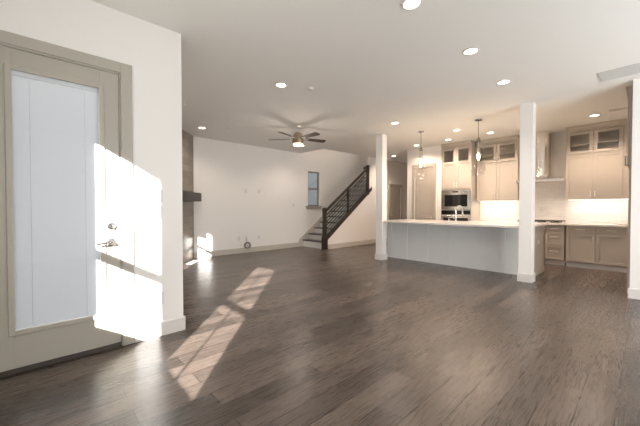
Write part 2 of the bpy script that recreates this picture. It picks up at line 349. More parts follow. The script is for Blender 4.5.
x0, x1, z0, z1 = W5
t.part('frame', MB().box(x0, x0+0.05, -3.18, -3.12, z0, z1).box(x1-0.05, x1, -3.18, -3.12, z0, z1).box(x0, x1, -3.18, -3.12, z0, z0+0.05).box(x0, x1, -3.18, -3.12, z1-0.05, z1).box(3.97, 4.03, -3.18, -3.12, z0, z1), 'whitevinyl')
t.part('pane', MB().box(x0+0.05, x1-0.05, -3.152, -3.148, z0+0.05, z1-0.05), 'glass')

# ---- inner doors
def lever(t, pos, axis, sgn, parent):
    x, y, z = pos; h = MB()
    if axis == 'X': h.tube([(x, y, z), (x - 0.012, y, z)], 0.03); h.tube([(x - 0.012, y, z), (x - 0.05, y, z), (x - 0.058, y + sgn*0.012, z), (x - 0.058, y + sgn*0.11, z)], 0.009)
    else: h.tube([(x, y, z), (x, y - 0.012, z)], 0.03); h.tube([(x, y - 0.012, z), (x, y - 0.05, z), (x + sgn*0.012, y - 0.058, z), (x + sgn*0.11, y - 0.058, z)], 0.009)
    return t.part('lever_handle', h, 'nickel', parent, smooth=True)
t = Thing('door_2', 'tall taupe pantry door with five flat panels beside the ovens', 'door', (PF, PD[0], 0), kind='structure')
t.part('casing', MB().box(PF-0.02, PF, PD[0]-0.085, PD[0], 0, PD[3]+0.085).box(PF-0.02, PF, PD[1], PD[1]+0.085, 0, PD[3]+0.085).box(PF-0.02, PF, PD[0], PD[1], PD[3], PD[3]+0.085), 'cabinet', bevel=0.003)
lf = MB(); a0, a1 = PF + 0.022, PF + 0.06
lf.box(a0 + 0.012, a1, PD[0]+0.004, PD[1]-0.004, 0.01, PD[3]-0.004)
lf.box(a0, a0+0.012, PD[0]+0.004, PD[0]+0.10, 0.01, PD[3]-0.004).box(a0, a0+0.012, PD[1]-0.10, PD[1]-0.004, 0.01, PD[3]-0.004)
zs = [0.01 + i*(PD[3]-0.014)/5 for i in range(6)]
for i, z in enumerate(zs):
    hw = 0.045 if 0 < i < 5 else 0.09
    lf.box(a0, a0+0.012, PD[0]+0.10, PD[1]-0.10, max(0.01, z-hw), min(PD[3]-0.004, z+hw))
leaf = t.part('leaf', lf, 'cabinet', bevel=0.002)
lever(t, (a0, PD[0]+0.075, 0.97), 'X', 1, leaf)
t = Thing('door_3', 'short taupe hall door under the upper stairs', 'door', (HD[0], SP, 0), kind='structure')
t.part('casing', casing_x(HD[0], HD[1], HD[3], SP, 0.085), 'cabinet', bevel=0.003)
lf = MB(); lf.box(HD[0]+0.004, HD[1]-0.004, SP+0.034, SP+0.06, 0.01, HD[3]-0.004)
lf.box(HD[0]+0.004, HD[0]+0.11, SP+0.022, SP+0.034, 0.01, HD[3]-0.004).box(HD[1]-0.11, HD[1]-0.004, SP+0.022, SP+0.034, 0.01, HD[3]-0.004)
for i in range(6):
    z = 0.01 + i*(HD[3]-0.014)/5; hw = 0.045 if 0 < i < 5 else 0.09
    lf.box(HD[0]+0.11, HD[1]-0.11, SP+0.022, SP+0.034, max(0.01, z-hw), min(HD[3]-0.004, z+hw))
leaf = t.part('leaf', lf, 'cabinet', bevel=0.002)
lever(t, (HD[0]+0.07, SP+0.022, 0.97), 'Y', 1, leaf)

# ---- columns
def column(y0, y1, label):
    xe = 6.185; t = Thing('column', label, 'column', (6.09, (y0+y1)/2, 0), kind='structure')
    t.part('shaft', MB().box(6.0, xe, y0, y1, 0, CEIL), 'wall', bevel=0.003)
    b = BT
    t.part('base_trim', MB().box(6.0-b, 6.0, y0-b, y1+b, 0, BH).box(xe, xe+b, y0-b, y1+b, 0, BH).box(6.0, xe, y0-b, y0, 0, BH).box(6.0, xe, y1, y1+b, 0, BH), 'basewhite', bevel=0.003)
column(4.295, 4.485, 'square white column at the island end by the stairs')
column(1.305, 1.492, 'square white column at the island end by the range hood')

# ---------------------------------------------------------------- staircase and railing
RISE, RUN, X0, Z1 = 0.185, 0.2517, 6.30, 0.225
st = Thing('staircase', 'staircase with dark wooden treads and pale risers along the long wall', 'stairs', (X0, 7.1, 0))
for i in range(16):
    z = Z1 + RISE*i; xa = X0 + RUN*i; ya = SP + 0.081
    st.part('riser', MB().box(xa, xa+0.018, ya, BW-0.02, 0.0 if i == 0 else z-RISE, z-0.032), 'riser')
    st.part('tread', MB().box(xa-0.028, xa+RUN+0.018, ya, BW-0.02, z-0.032, z), 'tread', bevel=0.006)
def nose(x): return Z1 + SL*(x - X0 + 0.028)
st.part('wall_skirt', MB().prism([(6.14, 0), (6.45, 0), (8.6, nose(8.3)), (8.6, nose(8.6)+0.10), (6.17, nose(6.17)+0.10), (6.14, nose(6.17)+0.08)], 'Y', BW-0.0195, BW-0.001), 'base')
rl = Thing('stair_railing', 'dark espresso stair railing with sloped rods and square newel posts', 'railing', (6.30, 6.59, 0))
yc = 6.59
def rail(x): return 1.215 + 0.731*(x - 6.376)
rl.part('newel_post', MB().box(6.25, 6.35, yc-0.05, yc+0.05, 0.0, 1.235).box(6.232, 6.368, yc-0.068, yc+0.068, 0, 0.36).box(6.238, 6.362, yc-0.062, yc+0.062, 0.36, 0.40).box(6.235, 6.365, yc-0.065, yc+0.065, 1.18, 1.205).prism([(6.25, 1.235), (6.35, 1.235), (6.32, 1.255), (6.28, 1.255)], 'Y', yc-0.05, yc+0.05), 'espresso', bevel=0.003)
rl.part('upper_post', MB().box(8.30, 8.39, yc-0.045, yc+0.045, band(8.3), 2.68).box(8.285, 8.405, yc-0.06, yc+0.06, 2.68, 2.705).prism([(8.30, 2.705), (8.39, 2.705), (8.36, 2.725), (8.33, 2.725)], 'Y', yc-0.045, yc+0.045), 'espresso', bevel=0.003)
rl.part('middle_post', MB().box(7.315, 7.365, yc-0.025, yc+0.025, band(7.315), rail(7.34)-0.01), 'espresso')
rl.part('handrail', MB().prism([(6.35, rail(6.35)-0.075), (8.30, rail(8.30)-0.075), (8.30, rail(8.30)), (6.35, rail(6.35))], 'Y', yc-0.032, yc+0.032), 'espresso', bevel=0.006)
rl.part('easing', MB().box(8.15, 8.30, yc-0.035, yc+0.035, 2.565, 2.645), 'espresso', bevel=0.006)
rl.part('skirt_board', MB().prism([(6.362, band(6.362)+0.001), (8.52, band(8.52)+0.001), (8.52, band(8.52)+0.125), (6.362, band(6.362)+0.125)], 'Y', SP-0.018, SP+0.095), 'espresso', bevel=0.003)
for i in range(6):
    f = (i+1)/7.0
    za = band(6.35)+0.125 + f*(rail(6.35)-0.075-band(6.35)-0.125); zb = band(8.30)+0.125 + f*(rail(8.30)-0.075-band(8.30)-0.125)
    rl.part('rod', MB().tube([(6.35, yc, za), (8.30, yc, zb)], 0.017, 8), 'black', smooth=True)

# ---------------------------------------------------------------- fireplace corner
import math as _m
ang = math.atan2(0.76, 0.65)
fp = Thing('fireplace', 'grey tiled corner fireplace below the dark mantel', 'fireplace', (2.815, 7.615, 0), rotz=ang, local=True)
ln = -2.55
fp.part('tile_face', MB().box(ln, -0.03, 0.0, 0.02, 0, CEIL-0.002), 'fptile')
fp.part('metal_edge', MB().box(-0.03, -0.012, -0.004, 0.008, 0, CEIL-0.002), 'vinyl')
fp.part('firebox', MB().box(-1.85, -0.75, -0.012, 0.0, 0.30, 0.95).box(-1.9, -0.7, -0.016, -0.012, 0.26, 0.30).box(-1.9, -0.7, -0.016, -0.012, 0.95, 0.99), 'black')
mt = Thing('mantel_shelf', 'chunky dark wooden mantel beam on the grey fireplace tile', 'mantel', (2.815, 7.615, 1.405), rotz=ang, local=True)
mt.part('beam', MB().box(-2.2, -0.02, -0.195, -0.001, 0, 0.205), 'espresso', bevel=0.005)

# ---------------------------------------------------------------- small wall plates
def plate(x, z, y, label, n_rocker=1, kind='switch', w=None, group=None):
    w = w or (0.07 + 0.046*(n_rocker-1)); t = Thing('light_switch' if kind == 'switch' else 'wall_outlet', label, 'switch' if kind == 'switch' else 'outlet', (x, y, z - 0.058), group)
    t.part('cover_plate', MB().box(x-w/2, x+w/2, y-0.006, y, z-0.058, z+0.058), 'plastic', bevel=0.003)
    for i in range(n_rocker):
        xc = x + (i-(n_rocker-1)/2)*0.046
        if kind == 'switch': t.part('rocker', MB().prism([(y-0.006, z-0.033), (y-0.008, z-0.033), (y-0.012, z+0.033), (y-0.006, z+0.033)], 'X', xc-0.016, xc+0.016), 'plastic')
        else:
            r = t.part('socket', MB().box(xc-0.017, xc+0.017, y-0.0085, y-0.006, z-0.034, z+0.034), 'plastic')
            t.part('slot', MB().box(xc-0.008, xc-0.006, y-0.009, y-0.0085, z+0.008, z+0.02).box(xc+0.006, xc+0.008, y-0.009, y-0.0085, z+0.008, z+0.02).box(xc-0.008, xc-0.006, y-0.009, y-0.0085, z-0.02, z-0.008).box(xc+0.006, xc+0.008, y-0.009, y-0.0085, z-0.02, z-0.008), 'slot', r)
    return t
plate(0.818, 1.365, DW, 'wide white three-rocker light switch beside the patio door', 3)
plate(0.850, 1.205, DW, 'white single light switch under the wide switch by the patio door', 1)
plate(0.862, 0.365, DW, 'white outlet just above the baseboard beside the patio door', 1, 'outlet')
plate(4.25, 1.72, BW, 'white outlet high on the long wall, straight above the coiled cable', 1, 'outlet')
plate(4.67, 1.73, BW, 'white outlet high on the long wall, on its stair side', 1, 'outlet')
plate(4.03, 0.41, BW, 'low white outlet on the long wall, on the fireplace side of the coiled cable', 1, 'outlet')
plate(4.25, 0.41, BW, 'low white plate straight above the coiled cable', 1, 'outlet')
plate(4.66, 0.41, BW, 'low white outlet on the long wall, on the stair side of the coiled cable', 1, 'outlet')
plate(5.92, 1.33, BW, 'white light switch on the long wall just before the stair window', 1)
cc = Thing('cable_coil', 'coiled grey cable hanging at the baseboard of the long wall', 'cable', (4.26, BW-0.05, 0.1))
cm = MB()
for i in range(5): cm.torus((4.26 + 0.004*i, BW-0.03-0.008*i, 0.205 + 0.006*(i % 2)), 0.085 - 0.006*(i % 3), 0.008, 'Y', 28, 6)
cc.part('coil', cm, 'cable', smooth=True)
cc.part('lead', MB().tube([(4.25, BW-0.011, 0.39), (4.25, BW-0.03, 0.36), (4.245, BW-0.03, 0.30), (4.25, BW-0.03, 0.27)], 0.005, 6), 'cable', smooth=True)

# ---------------------------------------------------------------- kitchen
def shaker(m, xf, ya, yb, za, zb, fr=0.055, th=0.02, rec=0.014, panel=True):
    """five-piece door facing -X with its face at xf"""
    m.box(xf, xf+th, ya, ya+fr, za, zb).box(xf, xf+th, yb-fr, yb, za, zb).box(xf, xf+th, ya+fr, yb-fr, za, za+fr).box(xf, xf+th, ya+fr, yb-fr, zb-fr, zb)
    if panel: m.box(xf+rec, xf+th-0.002, ya+fr, yb-fr, za+fr, zb-fr)
    return m
def pull(xf, y, z, ln, vertical):
    h = MB(); o = xf - 0.03
    if vertical:
        h.tube([(o, y, z-ln/2), (o, y, z+ln/2)], 0.0065, 8)
        for s in (-1, 1): h.tube([(xf, y, z+s*ln*0.36), (o, y, z+s*ln*0.36)], 0.005, 8)
    else:
        h.tube([(o, y-ln/2, z), (o, y+ln/2, z)], 0.0065, 8)
        for s in (-1, 1): h.tube([(xf, y+s*ln*0.36, z), (o, y+s*ln*0.36, z)], 0.005, 8)
    return h
GAP = 0.003
def doors(t, xf, edges, za, zb, glazed=False, handle='low', pairs=True):
    for i, (ya, yb) in enumerate(edges):
        d = t.part('glass_door' if glazed else 'door', shaker(MB(), xf, ya+GAP, yb-GAP, za, zb, 0.065 if glazed else 0.06, panel=not glazed), 'cabinet', bevel=0.0015)
        if glazed: t.part('pane', MB().box(xf+0.009, xf+0.012, ya+0.066, yb-0.066, za+0.063, zb-0.063), 'cabglass', d)
        if handle:
            inner = (yb - 0.035) if (i % 2 == 0) else (ya + 0.035)
            if len(edges) == 1: inner = yb - 0.035
            z = {'low': za+0.10, 'high': zb-0.11}[handle]
            t.part('handle', pull(xf, inner, z, 0.13 if not glazed else 0.09, True), 'nickel', d, smooth=True)
def open_box(m, xf, xb, ya, yb, za, zb, t=0.018):
    return m.box(xb-t, xb, ya, yb, za, zb).box(xf, xb-t, ya, ya+t, za, zb).box(xf, xb-t, yb-t, yb, za, zb).box(xf, xb-t, ya+t, yb-t, za, za+t).box(xf, xb-t, ya+t, yb-t, zb-t, zb)
def crown(xf, xb, ya, yb, z0=2.885):
    z1 = CEIL - 0.002
    return MB().prism([(xf, z0), (xf-0.012, z0), (xf-0.016, z0+0.05), (xf-0.045, z1-0.02), (xf-0.045, z1), (xb, z1), (xb, z0)], 'Y', ya, yb)

# tall oven cabinet
TF = 8.24; yA, yB = 3.125, 3.915
t = Thing('oven_cabinet', 'tall greige cabinet tower holding the microwave and wall oven', 'cabinet', (8.55, 3.52, 0))
m = MB(); bf = TF + 0.02
m.box(bf, KW-0.002, yA, yA+0.035, 0.10, 2.89).box(bf, KW-0.002, yB-0.035, yB, 0.10, 2.89).box(8.82, KW-0.002, yA+0.035, yB-0.035, 0.10, 2.89)
for za, zb in ((0.10, 0.45), (1.725, 1.765), (2.40, 2.43), (2.87, 2.89), (1.185, 1.205)): m.box(bf, 8.82, yA+0.035, yB-0.035, za, zb)
m.box(bf+0.012, bf+0.03, yA+0.035, yB-0.035, 1.765, 2.40); m.box(bf+0.06, KW-0.002, yA, yB, 0, 0.10)
t.part('body', m, 'cabinet')
t.part('divider', MB().box(bf, bf+0.02, 3.51, 3.53, 2.43, 2.87), 'cabinet')
doors(t, TF, [(3.52, yB), (yA, 3.52)][::-1], 1.77, 2.395, False, 'low')
doors(t, TF, [(yA, 3.52), (3.52, yB)], 2.43, 2.87, True, None)
dr = t.part('drawer', shaker(MB(), TF, yA+GAP, yB-GAP, 0.115, 0.44), 'cabinet', bevel=0.0015)
t.part('handle', pull(TF, 3.52, 0.33, 0.16, False), 'nickel', dr, smooth=True)
t.part('crown', crown(TF, KW-0.002, yA, yB), 'cabinet')
# microwave
t = Thing('microwave_oven', 'built-in stainless microwave with dark glass above the wall oven', 'microwave', (8.5, 3.52, 1.207))
t.part('body', MB().box(TF-0.004, 8.7, yA+0.037, yB-0.037, 1.207, 1.723), 'steel')
t.part('door', MB().box(TF-0.022, TF-0.004, yA+0.012, yB-0.012, 1.215, 1.64), 'steel', bevel=0.003)
t.part('window', MB().box(TF-0.0235, TF-0.022, 3.21, 3.815, 1.285, 1.60), 'darkglass')
cp = t.part('control_panel', MB().box(TF-0.022, TF-0.004, yA+0.012, yB-0.012, 1.645, 1.717), 'steel')
t.part('display', MB().box(TF-0.0232, TF-0.022, 3.45, 3.60, 1.66, 1.70), 'darkglass', cp)
# wall oven
t = Thing('wall_oven', 'built-in wall oven with dark glass and steel bar below the microwave', 'oven', (8.5, 3.52, 0.452))
t.part('body', MB().box(TF-0.004, 8.8, yA+0.037, yB-0.037, 0.452, 1.183), 'steel')
cp = t.part('control_panel', MB().box(TF-0.022, TF-0.004, yA+0.012, yB-0.012, 1.075, 1.178), 'darkglass')
dr = t.part('door', MB().box(TF-0.022, TF-0.004, yA+0.012, yB-0.012, 0.47, 1.07), 'steel', bevel=0.003)
t.part('window', MB().box(TF-0.0235, TF-0.022, 3.19, 3.85, 0.55, 0.985), 'darkglass', dr)
t.part('handle', MB().tube([(TF-0.06, 3.17, 1.03), (TF-0.06, 3.87, 1.03)], 0.014, 10).tube([(TF-0.02, 3.22, 1.03), (TF-0.06, 3.22, 1.03)], 0.009, 8).tube([(TF-0.02, 3.82, 1.03), (TF-0.06, 3.82, 1.03)], 0.009, 8), 'steel', dr, smooth=True)

# wall cabinets with glass top doors
def upper(label, ya, yb, filler=0.0):
    XF = 8.52; bf = XF + 0.02; ym = (ya+yb)/2
    t = Thing('wall_cabinet', label, 'cabinet', (8.7, ym, 1.44), 'wall cabinets with glazed top doors')
    m = MB().box(bf, KW-0.002, ya, yb, 1.44, 2.40)
    open_box(m, bf, KW-0.002, ya, yb, 2.40, 2.89)
    if filler: m.box(bf-0.01, KW-0.002, ya-filler, ya, 1.44, 2.89)
    t.part('body', m, 'cabinet')
    t.part('interior', MB().box(KW-0.024, KW-0.021, ya+0.02, yb-0.02, 2.42, 2.87).box(bf+0.01, KW-0.024, ya+0.019, yb-0.019, 2.6, 2.618), 'cabinet_inside')
    t.part('divider', MB().box(bf, bf+0.02, ym-0.012, ym+0.012, 2.418, 2.872), 'cabinet')
    doors(t, XF, [(ya, ym), (ym, yb)], 1.445, 2.385, False, 'low')
    doors(t, XF, [(ya, ym), (ym, yb)], 2.405, 2.875, True, 'low')
    t.part('crown', crown(XF, KW-0.002, ya-filler, yb), 'cabinet')
    return t
upper('greige wall cabinet pair between oven tower and range hood', 2.145, 3.095)
upper('greige wall cabinet pair beside the range hood, above the bare white counter', 0.345, 1.235, 0.5)
# base cabinets
LF = 8.22
def base_cab(label, ya, yb, rows, group='base cabinets along the kitchen wall'):
    t = Thing('base_cabinet', label, 'cabinet', (8.55, (ya+yb)/2, 0), group)
    t.part('body', MB().box(LF+0.02, KW-0.002, ya, yb, 0.105, 0.873), 'cabinet')
    t.part('toe_kick', MB().box(LF+0.075, LF+0.09, ya, yb, 0, 0.105), 'riser')
    ym = (ya+yb)/2
    if rows == 'drawers':
        for za, zb in ((0.735, 0.865), (0.432, 0.725), (0.125, 0.422)):
            d = t.part('drawer', shaker(MB(), LF, ya+0.01, yb-0.01, za, zb, 0.04), 'cabinet', bevel=0.0015)
            t.part('handle', pull(LF, ym, (za+zb)/2 + (0.04 if zb-za > 0.2 else 0), 0.15, False), 'nickel', d, smooth=True)
    else:
        for k, (a, b) in enumerate([(ya+0.008, ym-0.004), (ym+0.004, yb-0.008)]):
            d = t.part('drawer', shaker(MB(), LF, a+GAP, b-GAP, 0.735, 0.865, 0.035), 'cabinet', bevel=0.0015)
            t.part('handle', pull(LF, (a+b)/2, 0.80, 0.15, False), 'nickel', d, smooth=True)
            d = t.part('door', shaker(MB(), LF, a+GAP, b-GAP, 0.125, 0.722), 'cabinet', bevel=0.0015)
            t.part('handle', pull(LF, (b-0.035) if k == 0 else (a+0.035), 0.60, 0.13, True), 'nickel', d, smooth=True)
    return t
base_cab('greige base cabinet under the bare counter, with paired doors and drawers', 0.235, 1.185, 'doors')
base_cab('narrow greige three-drawer base cabinet at the cooktop edge', 1.205, 1.545, 'drawers')
base_cab('greige base cabinet under the cooktop, behind the column and island', 1.56, 2.30, 'doors')
base_cab('greige base cabinet beside the oven tower, behind the island', 2.31, 3.12, 'doors')
base_cab('greige base cabinet in the kitchen corner by the refrigerator space', -0.59, 0.225, 'doors')
ct = link('countertop', MB().box(LF-0.03, KW-0.012, -0.598, 3.122, 0.874, 0.914), 'quartz', bevel=0.003); tag(ct, 'white quartz countertop along the kitchen wall under the backsplash', 'countertop')
struct('backsplash', MB().box(KW-0.010, KW-0.0005, -0.598, 3.122, 0.876, 1.438).box(KW-0.010, KW-0.0005, 1.24, 2.14, 1.438, 1.98), 'subway', 'white glossy tile backsplash glowing under the wall cabinets', 'backsplash')
for ya, yb, lab in ((2.17, 3.07, 'glowing light strip under the wall cabinet beside the oven tower'), (0.2, 1.21, 'glowing light strip under the wall cabinet above the bare counter')):
    t = Thing('under_cabinet_light', lab, 'light', (8.66, (ya+yb)/2, 1.425), 'under-cabinet light strips')
    t.part('housing', MB().box(8.61, 8.65, ya, yb, 1.425, 1.4395), 'plastic'); t.part('lens', MB().box(8.614, 8.646, ya+0.005, yb-0.005, 1.422, 1.425), 'strip')
    l = light('under_cabinet_lamp', 'AREA', (8.63, (ya+yb)/2, 1.418), 3.2, (1.0, 0.87, 0.78), aim=(0.25, 0, -1), shape='RECTANGLE', size=yb-ya, size_y=0.03)
    l.rotation_euler = (0, math.radians(-12), math.radians(0)); l.data.size = 0.03; l.data.size_y = yb-ya
# hood
t = Thing('range_hood', 'stainless steel chimney range hood over the black cooktop', 'range hood', (8.6, 1.685, 1.84))
hc = 1.685
def rr(w, d, z, n=6):       # half-round-fronted ring
    pts = [(KW-0.012, hc-w/2, z)]
    for i in range(n*2+1):
        a = math.pi*i/(n*2); pts.append((KW-0.012 - d*0.45 - d*0.55*math.sin(a)**0.8, hc - w/2*math.cos(a), z))
    pts.append((KW-0.012, hc+w/2, z)); return pts
t.part('chimney', MB().loft([rr(0.36, 0.40, z) for z in (1.99, 2.45, CEIL-0.003)]), 'steel', smooth=True)
t.part('flare', MB().loft([rr(0.80, 0.46, 1.905), rr(0.56, 0.44, 1.925), rr(0.42, 0.415, 1.955), rr(0.37, 0.405, 1.99)]), 'steel', smooth=True)
t.part('canopy', MB().box(KW-0.50, KW-0.012, hc-0.457, hc+0.457, 1.84, 1.905), 'steel', bevel=0.008)
# cooktop
t = Thing('gas_cooktop', 'black gas cooktop with iron grates under the range hood', 'cooktop', (8.55, 1.685, 0.914))
t.part('tray', MB().box(8.30, 8.80, hc-0.43, hc+0.43, 0.9145, 0.926), 'steel', bevel=0.003)
for k in range(3):
    y = hc + (k-1)*0.28; g = MB()
    for dy in (-0.13, 0, 0.13): g.box(8.36, 8.78, y+dy-0.006, y+dy+0.006, 0.948, 0.964)
    for dx in (8.36, 8.57, 8.768): g.box(dx, dx+0.012, y-0.136, y+0.136, 0.948, 0.964)
    for dx in (8.36, 8.768):
        for dy in (-0.13, 0.124): g.box(dx, dx+0.012, y+dy, y+dy+0.012, 0.926, 0.948)
    t.part('grate', g, 'iron')
    for dx in (8.47, 8.67): t.part('burner', MB().lathe((dx, y, 0.926), [(0.045, 0), (0.045, 0.01), (0.03, 0.014), (0.03, 0.018)], 16), 'iron', smooth=True)
for k in range(5): t.part('knob', MB().lathe((8.325, hc - 0.24 + 0.12*k, 0.926), [(0.018, 0), (0.017, 0.02), (0.014, 0.024)], 14), 'black', smooth=True)
def splash_outlet(y, z, label):
    t = Thing('wall_outlet', label, 'outlet', (KW-0.010, y, z-0.058))
    c = t.part('cover_plate', MB().box(KW-0.016, KW-0.010, y-0.036, y+0.036, z-0.058, z+0.058), 'plastic', bevel=0.003)
    t.part('socket', MB().box(KW-0.0185, KW-0.016, y-0.017, y+0.017, z-0.034, z+0.034), 'plastic')
splash_outlet(1.74, 1.22, 'white outlet on the tile backsplash under the range hood')
# refrigerator surround with cabinet above the empty bay
t = Thing('refrigerator_surround', 'tall greige cabinet surround seen edge-on beside the picture-edge wall', 'cabinet', (6.8, -0.2, 0))
t.part('side_panel', MB().box(6.262, 6.292, -0.598, 0.195, 0, 2.89), 'cabinet')
t.part('side_panel', MB().box(7.30, 7.33, -0.598, 0.195, 0, 2.89), 'cabinet')
t.part('cabinet_body', MB().box(6.292, 7.30, -0.598, 0.195, 1.86, 2.89), 'cabinet')
for xa, xb, hx in ((6.265, 6.794, 6.755), (6.798, 7.327, 6.837)):
    d = t.part('door', MB().box(xa, xa+0.06, 0.197, 0.217, 1.87, 2.88).box(xb-0.06, xb, 0.197, 0.217, 1.87, 2.88).box(xa+0.06, xb-0.06, 0.197, 0.217, 1.87, 1.93).box(xa+0.06, xb-0.06, 0.197, 0.217, 2.82, 2.88).box(xa+0.06, xb-0.06, 0.197, 0.207, 1.93, 2.82), 'cabinet', bevel=0.0015)
    t.part('handle', MB().tube([(hx, 0.247, 1.91), (hx, 0.247, 2.06)], 0.0065, 8).tube([(hx, 0.217, 1.93), (hx, 0.247, 1.93)], 0.005, 8).tube([(hx, 0.217, 2.04), (hx, 0.247, 2.04)], 0.005, 8), 'chrome', d, smooth=True)
t.part('crown', MB().prism([(0.19, 2.891), (0.215, 2.891), (0.22, 2.93), (0.24, CEIL-0.022), (0.24, CEIL-0.002), (-0.598, CEIL-0.002), (-0.598, 2.891)], 'X', 6.262, 7.33), 'cabinet')

# ---------------------------------------------------------------- island
IF, IB, IL, IR = 6.54, 7.36, 4.52, 1.39
t = Thing('kitchen_island', 'long kitchen island with pale grey back panels between two columns', 'island', ((IF+IB)/2, (IL+IR)/2, 0))
t.part('body', MB().box(IF+0.016, IB, IR+0.016, IL, 0.0, 0.898), 'cabinet')
bm_ = MB(); fz = 0.898
bm_.box(IF+0.010, IF+0.016, IR+0.016, IL, 0.0, fz)
seams = [IR+0.016, 1.80, 1.90, 2.36, 2.46, 2.90, 3.0, 3.42, 3.66, 4.10, 4.20, IL]
ed = [(IR, 1.44), (1.84, 1.94), (2.335, 2.435), (2.935, 2.965), (3.415, 3.64), (4.40, IL)]
ed = [(IR, 1.42), (1.85, 1.937), (2.338, 2.434), (2.92, 2.953), (3.416, 3.53), (3.95, 4.05), (4.40, IL)]
for a, b in ed: bm_.box(IF, IF+0.010, a, b, 0.0, fz)
bm_.box(IF, IF+0.010, IR, IL, fz-0.04, fz); bm_.box(IF-0.006, IF+0.010, IR, IL, 0.0, 0.012)
t.part('back_panel', bm_, 'island')
ep = MB().box(IF+0.016, IB, IR+0.008, IR+0.016, 0.0, fz)
ep.box(IF, IF+0.075, IR, IR+0.008, 0.0, fz).box(IB-0.075, IB, IR, IR+0.008, 0.0, fz).box(IF+0.075, IB-0.075, IR, IR+0.008, 0.0, 0.15).box(IF+0.075, IB-0.075, IR, IR+0.008, fz-0.08, fz)
ep.box(IF, IB, IR-0.010, IR, 0.0, 0.09)
t.part('end_panel', ep, 'cabinet')
ic = MB()
ic.prism([(6.03, 1.498), (6.19, 1.498), (6.19, 1.36), (IB+0.04, 1.36), (IB+0.04, 4.55), (6.19, 4.55), (6.19, 4.288), (6.03, 4.288)], 'Z', 0.899, 0.939)
tag(link('island_countertop', ic, 'quartz', bevel=0.003), 'white quartz slab on top of the kitchen island, with the faucet', 'countertop')
t = Thing('wall_outlet', 'white outlet on the island end panel beside the column', 'outlet', (6.93, IR, 0.55), None)
t.part('cover_plate', MB().box(6.86, 6.98, IR-0.006+0.008, IR+0.008, 0.56, 0.64), 'plastic', bevel=0.002)
t.part('socket', MB().box(6.885, 6.955, IR-0.0085+0.008, IR-0.006+0.008, 0.583, 0.617), 'plastic')
# faucet
fx, fy, fz0 = 7.06, 3.01, 0.939
t = Thing('kitchen_faucet', 'tall chrome gooseneck faucet on the island countertop', 'faucet', (fx, fy, fz0))
arc = [(fx, fy, fz0), (fx, fy, fz0+0.27)]
for i in range(1, 13):
    a = math.pi*i/12; arc.append((fx, fy - 0.075 + 0.075*math.cos(a), fz0+0.27+0.085*math.sin(a)))
t.part('base', MB().lathe((fx, fy, fz0), [(0.028, 0), (0.028, 0.012), (0.02, 0.03), (0.018, 0.08)], 20), 'chrome', smooth=True)
t.part('spout', MB().tube(arc, 0.013, 12), 'chrome', smooth=True)
t.part('spray_head', MB().tube([(fx, fy-0.15, fz0+0.275), (fx, fy-0.15, fz0+0.25), (fx, fy-0.15, fz0+0.165)], [0.014, 0.017, 0.019], 14), 'chrome', smooth=True)
t.part('handle', MB().tube([(fx, fy+0.015, fz0+0.06), (fx, fy+0.045, fz0+0.065), (fx, fy+0.085, fz0+0.13)], [0.009, 0.009, 0.006], 10), 'chrome', smooth=True)
t = Thing('soap_dispenser', 'short chrome dispenser on the island beside the faucet', 'dispenser', (7.06, 3.17, fz0))
t.part('body', MB().lathe((7.06, 3.17, fz0), [(0.02, 0), (0.02, 0.006), (0.011, 0.01), (0.011, 0.06)], 16), 'chrome', smooth=True)
t.part('nozzle', MB().tube([(7.06, 3.17, fz0+0.06), (7.06, 3.17, fz0+0.085), (7.06, 3.10, fz0+0.08)], 0.008, 10), 'chrome', smooth=True)

# ---------------------------------------------------------------- pendants
def pendant(x, y, label):
    t = Thing('pendant_light', label, 'pendant light', (x, y, 1.86), 'glass pendants above the island')
    t.part('canopy', MB().lathe((x, y, CEIL-0.028), [(0.02, 0), (0.058, 0.008), (0.062, 0.02), (0.062, 0.0275)], 28), 'hardware', smooth=True)
    t.part('cord', MB().tube([(x, y, CEIL-0.028), (x, y, 2.66)], 0.007, 8), 'hardware', smooth=True)
    t.part('cap', MB().lathe((x, y, 2.56), [(0.016, 0), (0.038, 0.004), (0.038, 0.05), (0.02, 0.08), (0.008, 0.1)], 24), 'hardware', smooth=True)
    prof = [(0.036, 0.755), (0.036, 0.66), (0.040, 0.58), (0.052, 0.48), (0.072, 0.38), (0.098, 0.28), (0.125, 0.19), (0.137, 0.13), (0.134, 0.08), (0.115, 0.035), (0.08, 0.008), (0.03, 0.0)]
    t.part('glass_shade', MB().lathe((x, y, 1.895), [(a, b*0.955) for a, b in prof], 40, caps=False), 'pendant', smooth=True)
    t.part('stem', MB().tube([(x, y, 2.57), (x, y, 2.42)], 0.006, 8), 'nickel', smooth=True)
    s = t.part('socket', MB().lathe((x, y, 2.345), [(0.014, 0), (0.018, 0.005), (0.018, 0.07), (0.008, 0.085)], 16), 'nickel', smooth=True)
    t.part('bulb', MB().lathe((x, y, 2.23), [(0.004, 0), (0.022, 0.012), (0.032, 0.04), (0.030, 0.065), (0.018, 0.095), (0.013, 0.115)], 20), 'bulb', smooth=True)
    l = light('pendant_lamp', 'POINT', (x, y, 2.19), 9, (1.0, 0.74, 0.48), shadow_soft_size=0.03); return t
pendant(6.46, 3.56, 'clear glass teardrop pendant in front of the pantry door')
pendant(6.45, 2.315, 'clear glass teardrop pendant in front of the glazed wall cabinets')

